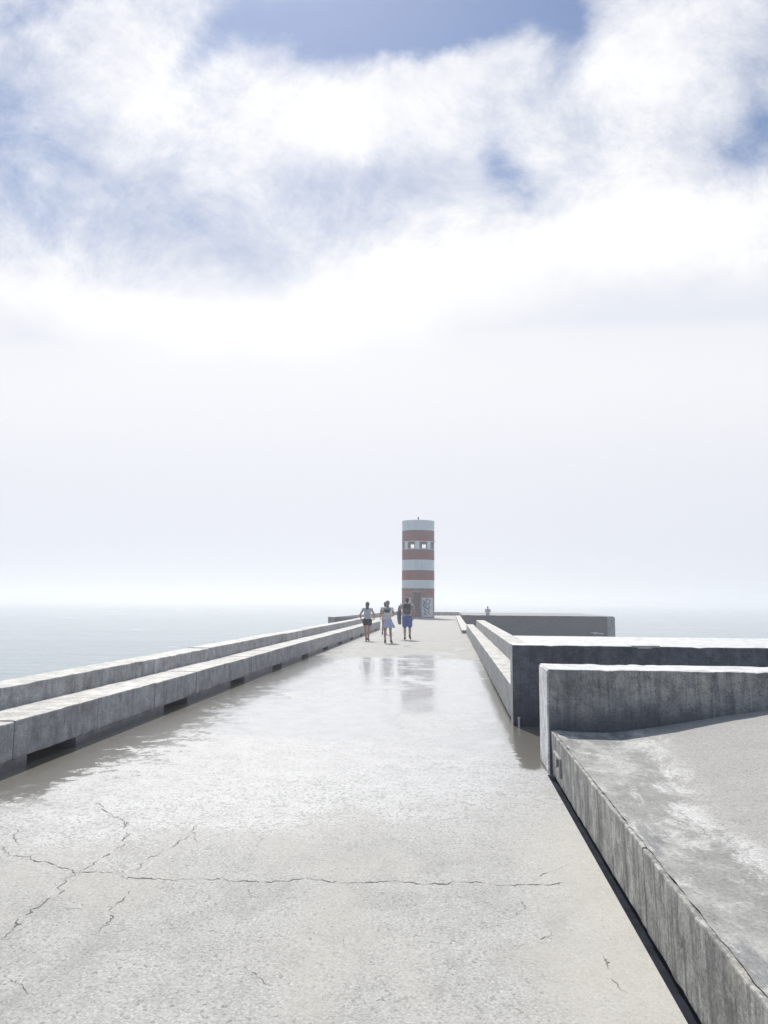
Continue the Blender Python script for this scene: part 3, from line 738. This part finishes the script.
# 2: woman in white top and lavender skirt
r2, P2, s2, u2, b2 = person((-2.42, 28.9, 0), 1.66, 'fair-haired woman in a white top and wind-blown lavender skirt, middle of the walkers',
    stand(dL=(.01, -.05), dR=(.03, .06), armL=((-.150, .03, .66), (-.10, .14, .62), (-.06, .17, .63)), armR=((.150, .03, .66), (.10, .14, .62), (.06, .17, .63))), 0, True, group=G)
shoes(r2, P2, u2, M_shoe)
shirt(r2, P2, s2, u2, simple('white_top_cloth', (.60, .60, .60), .85), True, .2)
bm = bmesh.new(); z0 = P2['pelvis'].z; rows = []
for i in range(9):
    t_ = i / 8; rows.append(((.075 * t_ ** 1.6, .02 * t_, z0 + .09 - .36 * t_), .118 + .12 * t_ ** 1.1 + .02 * math.sin(t_ * 3), .105 + .085 * t_))
loft(bm, rows, 42, wav=.07, seed=1); link('skirt', bm, simple('lavender_skirt_cloth', (.42, .44, .62), .85), r2, True)
hd = P2['head']; bm = bmesh.new(); ellip(bm, hd + Vector((0, -.010, .014)), .053 * u2, .060 * u2, .061 * u2); capsule(bm, hd + Vector((.0, -.05, -.01)), hd + Vector((.01, -.055, -.13)), .05 * u2, .032 * u2, 12)
fuse('hair', bm, simple('fair_hair', (.24, .21, .18), .6, .3, 40), r2, .009, 3)
# dark shoulder bag on her back
bm = bmesh.new(); c = P2['chest'] + Vector((.0, -.135, .06)) + Vector((-2.42, 28.9, 0))
box(bm, -.12, .10, -.055, .045, -.07, .06, .04, 0, 4)
bag = link('shoulder_bag', bm, M_shoe, loc=tuple(c)); tag(bag, 'small black bag worn high on the back of the woman in the lavender skirt', 'bag')
for a, b in (((-.09, -.0, .03), (-.12, .10, .12)), ((.07, 0, .03), (.11, .10, .12))):
    bm = bmesh.new(); capsule(bm, a, b, .014, .014, 8); link('strap', bm, M_shoe, bag)
# 3: person half hidden behind her
r3, P3, s3, u3, b3 = person((-3.15, 36.4, 0), 1.60, 'dark-haired walker in a blue-grey top, half hidden behind the lavender skirt',
    stand(dL=(-.03, -.04), dR=(-.05, .07)), 0, True, group=G)
shoes(r3, P3, u3, M_shoe); shirt(r3, P3, s3, u3, simple('blue_grey_top_cloth', (.25, .28, .34), .85), True, .5)
bm = bmesh.new(); z0 = P3['pelvis'].z
loft(bm, [((0, 0, z0 + .08 - .34 * i / 6), .125 + .035 * i / 6, .11 + .03 * i / 6) for i in range(7)], 30, wav=.04); link('skirt', bm, simple('pale_blue_skirt_cloth', (.42, .48, .60), .85), r3, True)
hd = P3['head']; bm = bmesh.new(); ellip(bm, hd + Vector((0, -.012, .012)), .053 * u3, .060 * u3, .062 * u3); capsule(bm, hd + Vector((0, -.04, -.01)), hd + Vector((0, -.05, -.12)), .05 * u3, .036 * u3, 12)
fuse('hair', bm, simple('dark_brown_hair', (.04, .03, .028), .6, .3, 40), r3, .009, 3)
# 4: man with backpack
r4, P4, s4, u4, b4 = person((-1.80, 31.5, 0), 1.80, 'man in grey T-shirt and blue shorts carrying a backpack, rightmost of the walkers',
    stand(dL=(.0, .05), dR=(.01, -.10), raiseR=.05, armL=((-.185, .0, .69), (-.165, .10, .78), (-.15, .12, .83)), armR=((.165, -.02, .66), (.15, .03, .52), (.14, .05, .47))), 0, False, group=G)
shoes(r4, P4, u4, M_shoe); shirt(r4, P4, s4, u4, simple('grey_tshirt_cloth', (.36, .39, .43), .85), False, .55)
bm = bmesh.new(); pz = P4['pelvis']; ellip(bm, pz + Vector((0, 0, .01)), .102 * u4, .078 * u4, .075 * u4)
for k, s in (('L', -1), ('R', 1)):
    h_ = pz + Vector((s * .058 * u4, 0, -.012 * u4)); e_ = h_.lerp(P4['knee' + k], .80); capsule(bm, h_, e_, .066 * u4, .060 * u4)
fuse('shorts', bm, simple('blue_shorts_cloth', (.06, .11, .33), .8), r4, .01, 3)
hd = P4['head']; bm = bmesh.new(); ellip(bm, hd + Vector((0, -.010, .016)), .048 * u4, .057 * u4, .056 * u4); ellip(bm, hd + Vector((0, -.03, -.02)), .042 * u4, .036 * u4, .045 * u4)
fuse('hair', bm, simple('short_dark_hair', (.035, .028, .025), .6, .3, 40), r4, .009, 3)
bm = bmesh.new(); box(bm, -.155, .155, -.10, .08, -.22, .22, .06, 0, 3)
c = P4['chest'] + Vector((-1.80, 31.5 - .205, .02)); bp = tag(link('backpack', bm, simple('dark_backpack_fabric', (.025, .028, .036), .8), loc=tuple(c)), 'dark grey backpack worn by the man in blue shorts', 'backpack')
bm = bmesh.new(); box(bm, -.11, .11, -.145, -.095, -.17, .02, .025, 0, 3); link('pocket', bm, simple('backpack_pocket_fabric', (.075, .08, .09), .8), bp)
for s in (-1, 1):
    bm = bmesh.new(); capsule(bm, (s * .09, .05, .18), (s * .11, .21, .24), .018, .018, 8); capsule(bm, (s * .11, .21, .24), (s * .12, .33, .10), .018, .016, 8); link('strap', bm, M_shoe, bp)
# jacket hanging from his raised left arm
bm = bmesh.new(); rows = []
for i in range(10):
    t_ = i / 9; rows.append(((-.03 * math.sin(t_ * 3) - .01, 0, .10 - .80 * t_), .055 + .03 * math.sin(t_ * 3.1), .05 + .02 * math.sin(t_ * 5)))
loft(bm, rows, 24, wav=.16, seed=2)
tag(link('jacket', bm, simple('grey_jacket_cloth', (.10, .11, .135), .9), loc=(-1.80 - .30, 31.5 + .06, 1.34), smooth=True), 'grey jacket hanging from the raised left arm of the man with the backpack', 'jacket')
# 5: seated figure on the pier head block
pose = {'pelvis': (0, 0, .055), 'chest': (0, .02, .245), 'neck': (0, .03, .355), 'head': (0, .045, .452),
        'kneeL': (-.09, .24, .085), 'ankleL': (-.08, .46, .045), 'toeL': (-.09, .52, .09), 'kneeR': (.09, .24, .085), 'ankleR': (.08, .46, .045), 'toeR': (.09, .52, .09),
        'elbowL': (-.15, .06, .20), 'wristL': (-.10, .19, .13), 'handL': (-.08, .24, .12), 'elbowR': (.15, .06, .20), 'wristR': (.10, .19, .13), 'handR': (.08, .24, .12)}
r5, P5, s5, u5, b5 = person((3.55, 71.0, .405), 1.58, 'figure in a white shirt sitting on the dark pier head block, looking out to sea', pose, 0, False)
shirt(r5, P5, s5, u5, simple('white_shirt_cloth', (.46, .47, .49), .85), False, .7, bulk=1.12)
bm = bmesh.new(); pz = P5['pelvis']; ellip(bm, pz + Vector((0, .02, .01)), .098 * u5, .078 * u5, .055 * u5)
for k, s in (('L', -1), ('R', 1)):
    capsule(bm, pz + Vector((s * .055 * u5, 0, 0)), P5['knee' + k], .058 * u5, .042 * u5); capsule(bm, P5['knee' + k], P5['knee' + k].lerp(P5['ankle' + k], .85), .042 * u5, .03 * u5)
fuse('trousers', bm, simple('pale_trouser_cloth', (.35, .36, .38), .85), r5, .01, 3)
shoes(r5, P5, u5, M_shoe); hd = P5['head']; bm = bmesh.new(); ellip(bm, hd + Vector((0, -.012, .014)), .049 * u5, .058 * u5, .058 * u5); fuse('hair', bm, simple('brown_hair', (.06, .045, .04), .6, .3, 40), r5, .009, 3)

# ================================================================== HAZE
bm = bmesh.new(); box(bm, -3300, 3300, -3300, 3300, -6.0, 14.0)
hz = tag(link('haze', bm, bpy.data.materials.new('sea_haze')), kind='stuff')
mh = hz.data.materials[0]; mh.use_nodes = True; tn = mh.node_tree; tn.nodes.clear()
o_ = tn.nodes.new('ShaderNodeOutputMaterial'); v_ = tn.nodes.new('ShaderNodeVolumePrincipled')
v_.inputs['Color'].default_value = (.955, .965, .985, 1); v_.inputs['Density'].default_value = .0023; v_.inputs['Anisotropy'].default_value = .55
tn.links.new(v_.outputs[0], o_.inputs['Volume'])

# ================================================================== SKY AND SUN
EL, AZ = 53.0, -17.0     # sun high ahead and a little to the left
w = bpy.data.worlds.new('World'); scene.world = w; w.use_nodes = True; t = NT(w.node_tree)
bg = t.n['Background']; sky = t.new('ShaderNodeTexSky', sky_type='NISHITA'); sky.sun_disc = False
sky.sun_elevation = R(EL); sky.sun_rotation = R(AZ); sky.dust_density = .4; sky.air_density = 1.0; sky.ozone_density = 2.0
G_ = t.new('ShaderNodeTexCoord').outputs['Generated']; sp = t.new('ShaderNodeSeparateXYZ'); t.put(sp.inputs[0], G_)
dx, dy, dz = sp.outputs
yy = t.m('MAXIMUM', dy, .08); U = t.m('DIVIDE', dx, yy); V = t.m('DIVIDE', dz, yy)
cv = t.new('ShaderNodeCombineXYZ'); t.put(cv.inputs[0], U); t.put(cv.inputs[1], V); UV = cv.outputs[0]
wn = t.new('ShaderNodeTexNoise'); t.put(wn.inputs['Vector'], UV); wn.inputs['Scale'].default_value = 4.5; wn.inputs['Detail'].default_value = 7; wn.inputs['Roughness'].default_value = .55
dsp = t.new('ShaderNodeVectorMath', operation='MULTIPLY_ADD'); t.put(dsp.inputs[0], wn.outputs['Color']); dsp.inputs[1].default_value = (.16, .16, 0); t.put(dsp.inputs[2], UV)
ofs = t.new('ShaderNodeVectorMath', operation='SUBTRACT'); t.put(ofs.inputs[0], dsp.outputs[0]); ofs.inputs[1].default_value = (.08, .08, 0)
sw_ = t.new('ShaderNodeSeparateXYZ'); t.put(sw_.inputs[0], ofs.outputs[0]); U2, V2, _ = sw_.outputs
def blob(px, py, rx, ry, rot=0.0, soft=1.0):
    u0, v0 = direction(px, py); c_, s_ = math.cos(R(rot)), math.sin(R(rot)); k = 740.0
    du, dv = t.sub(U2, u0), t.sub(V2, v0)
    a = t.mul(t.add(t.mul(du, c_), t.mul(dv, s_)), k / rx); b = t.mul(t.sub(t.mul(dv, c_), t.mul(du, s_)), k / ry)
    return t.m('EXPONENT', t.mul(t.add(t.mul(a, a), t.mul(b, b)), -soft))
def total(base, items):
    s_ = base
    for wgt, args in items: s_ = t.add(s_, t.mul(blob(*args), wgt))
    return s_
# where blue shows through (negative = hole)
rotn = t.new('ShaderNodeVectorRotate', rotation_type='Z_AXIS'); t.put(rotn.inputs['Vector'], UV); rotn.inputs['Angle'].default_value = R(36)
stre = t.noise(t.mapping(rotn.outputs[0], (1.0, 2.3, 1)), 3.0, 10, .64, .9); puff = t.noise(UV, 4.4, 14, .70, .25); wisp = t.noise(t.mapping(rotn.outputs[0], (1.0, 2.2, 1), (4, 2, 0)), 10, 8, .7, .8)
leftw = t.ramp(U, direction(330, 100)[0], direction(180, 100)[0], .25, 1)
# thickness of the cloud: thin parts let the blue behind tint them
cover = total(.80, [(-1.0, (350, 16, 135, 44, -10)), (-1.15, (460, 16, 95, 40, 8)), (-.40, (215, 40, 60, 45, 38)), (-.42, (0, 130, 100, 70, -20)), (-.34, (10, 5, 90, 34, 0)), (-.16, (20, 210, 120, 45, -20)),
                    (-.60, (775, 140, 62, 36, 20)), (-.50, (512, 160, 24, 40, 14)), (-.55, (553, 24, 22, 60, 8)), (-.22, (740, 80, 70, 50, 0)), (.35, (330, 108, 90, 38, 10)), (.35, (430, 75, 110, 22, 8)), (.20, (660, 40, 60, 50, 0)),
                    (-.20, (200, 215, 150, 60, -8)), (-.18, (400, 190, 110, 50, 0)), (-.12, (330, 165, 60, 30, 0)), (.25, (130, 60, 60, 60, 38)), (.26, (120, 320, 200, 40, -16)), (.28, (560, 240, 260, 50, 12)), (.24, (330, 330, 150, 42, 10))])
cover = t.add(cover, t.add(t.mul(t.mul(t.sub(stre, .5), leftw), .62), t.mul(t.mul(t.sub(puff, .5), 1.25), t.ramp(V, .40, .48))))
cmask = t.ramp(cover, .08, .98)
lowm = t.ramp(V, .50, .36, 0, 1); cmask = t.m('MAXIMUM', cmask, lowm)
shade = total(.70, [(-.06, (210, 225, 150, 60, -8)), (-.05, (400, 185, 110, 45, 0)), (-.04, (700, 150, 60, 60, 0)), (.08, (330, 105, 80, 40, 5)), (.05, (190, 60, 90, 50, 38)), (.08, (120, 305, 210, 40, -16)), (.09, (560, 235, 280, 46, 12)),
                    (.08, (330, 315, 170, 46, 10)), (.06, (610, 110, 60, 120, 0)), (.07, (760, 230, 120, 50, 5))])
shade = t.add(shade, t.mul(t.sub(puff, .5), t.ramp(V, .41, .55, .0, .42)))
shade = t.add(shade, t.mul(t.mul(t.sub(wisp, .5), leftw), t.ramp(V, .34, .5, .0, .12)))
lowf = t.ramp(V, .0, .42, .66, .75)
shade = t.mixf(t.ramp(V, .44, .26, 0, 1), shade, lowf)
# clouds glow towards the sun and are dull behind the photographer
sd = Vector((math.cos(R(EL)) * math.sin(R(AZ)), math.cos(R(EL)) * math.cos(R(AZ)), math.sin(R(EL))))
front = t.ramp(dy, -.35, .55, .0, 1.0)
CLOUD = 1.0
lum = t.mul(shade, t.mixf(front, .78, CLOUD))
cc = t.scalecol(t.mix(front, (.66, .80, 1.0), t.mix(t.ramp(shade, .64, .80), (.88, .91, 1.0), (.985, .992, 1))), t.mul(lum, 1 / .11))
back_hole = t.mixf(front, t.ramp(t.noise(G_, 2.2, 6, .6), .42, .62), 1.0)
tn_ = t.new('ShaderNodeMix', data_type='RGBA', blend_type='MULTIPLY'); t.put(tn_.inputs[0], 1.0); t.put(tn_.inputs[6], sky.outputs[0]); t.put(tn_.inputs[7], (.52, .575, .665))
blue = tn_.outputs[2]
t.put(bg.inputs['Color'], t.mix(t.mul(cmask, back_hole), blue, cc)); bg.inputs['Strength'].default_value = .11
sun_d = bpy.data.lights.new('sun', 'SUN'); sun_d.energy = 3.6; sun_d.angle = R(.5); sun_d.color = (1, .965, .91)
sun = bpy.data.objects.new('sun', sun_d); COL.objects.link(sun); sun.rotation_euler = (-sd).to_track_quat('-Z', 'Y').to_euler()

vs = scene.view_settings; vs.view_transform = 'Standard'; vs.look = 'None'; vs.gamma = 1; vs.use_curve_mapping = False; vs.exposure = .35
scene.render.resolution_x = 768; scene.render.resolution_y = 1024
try:
    scene.cycles.volume_bounces = 3
except Exception: pass
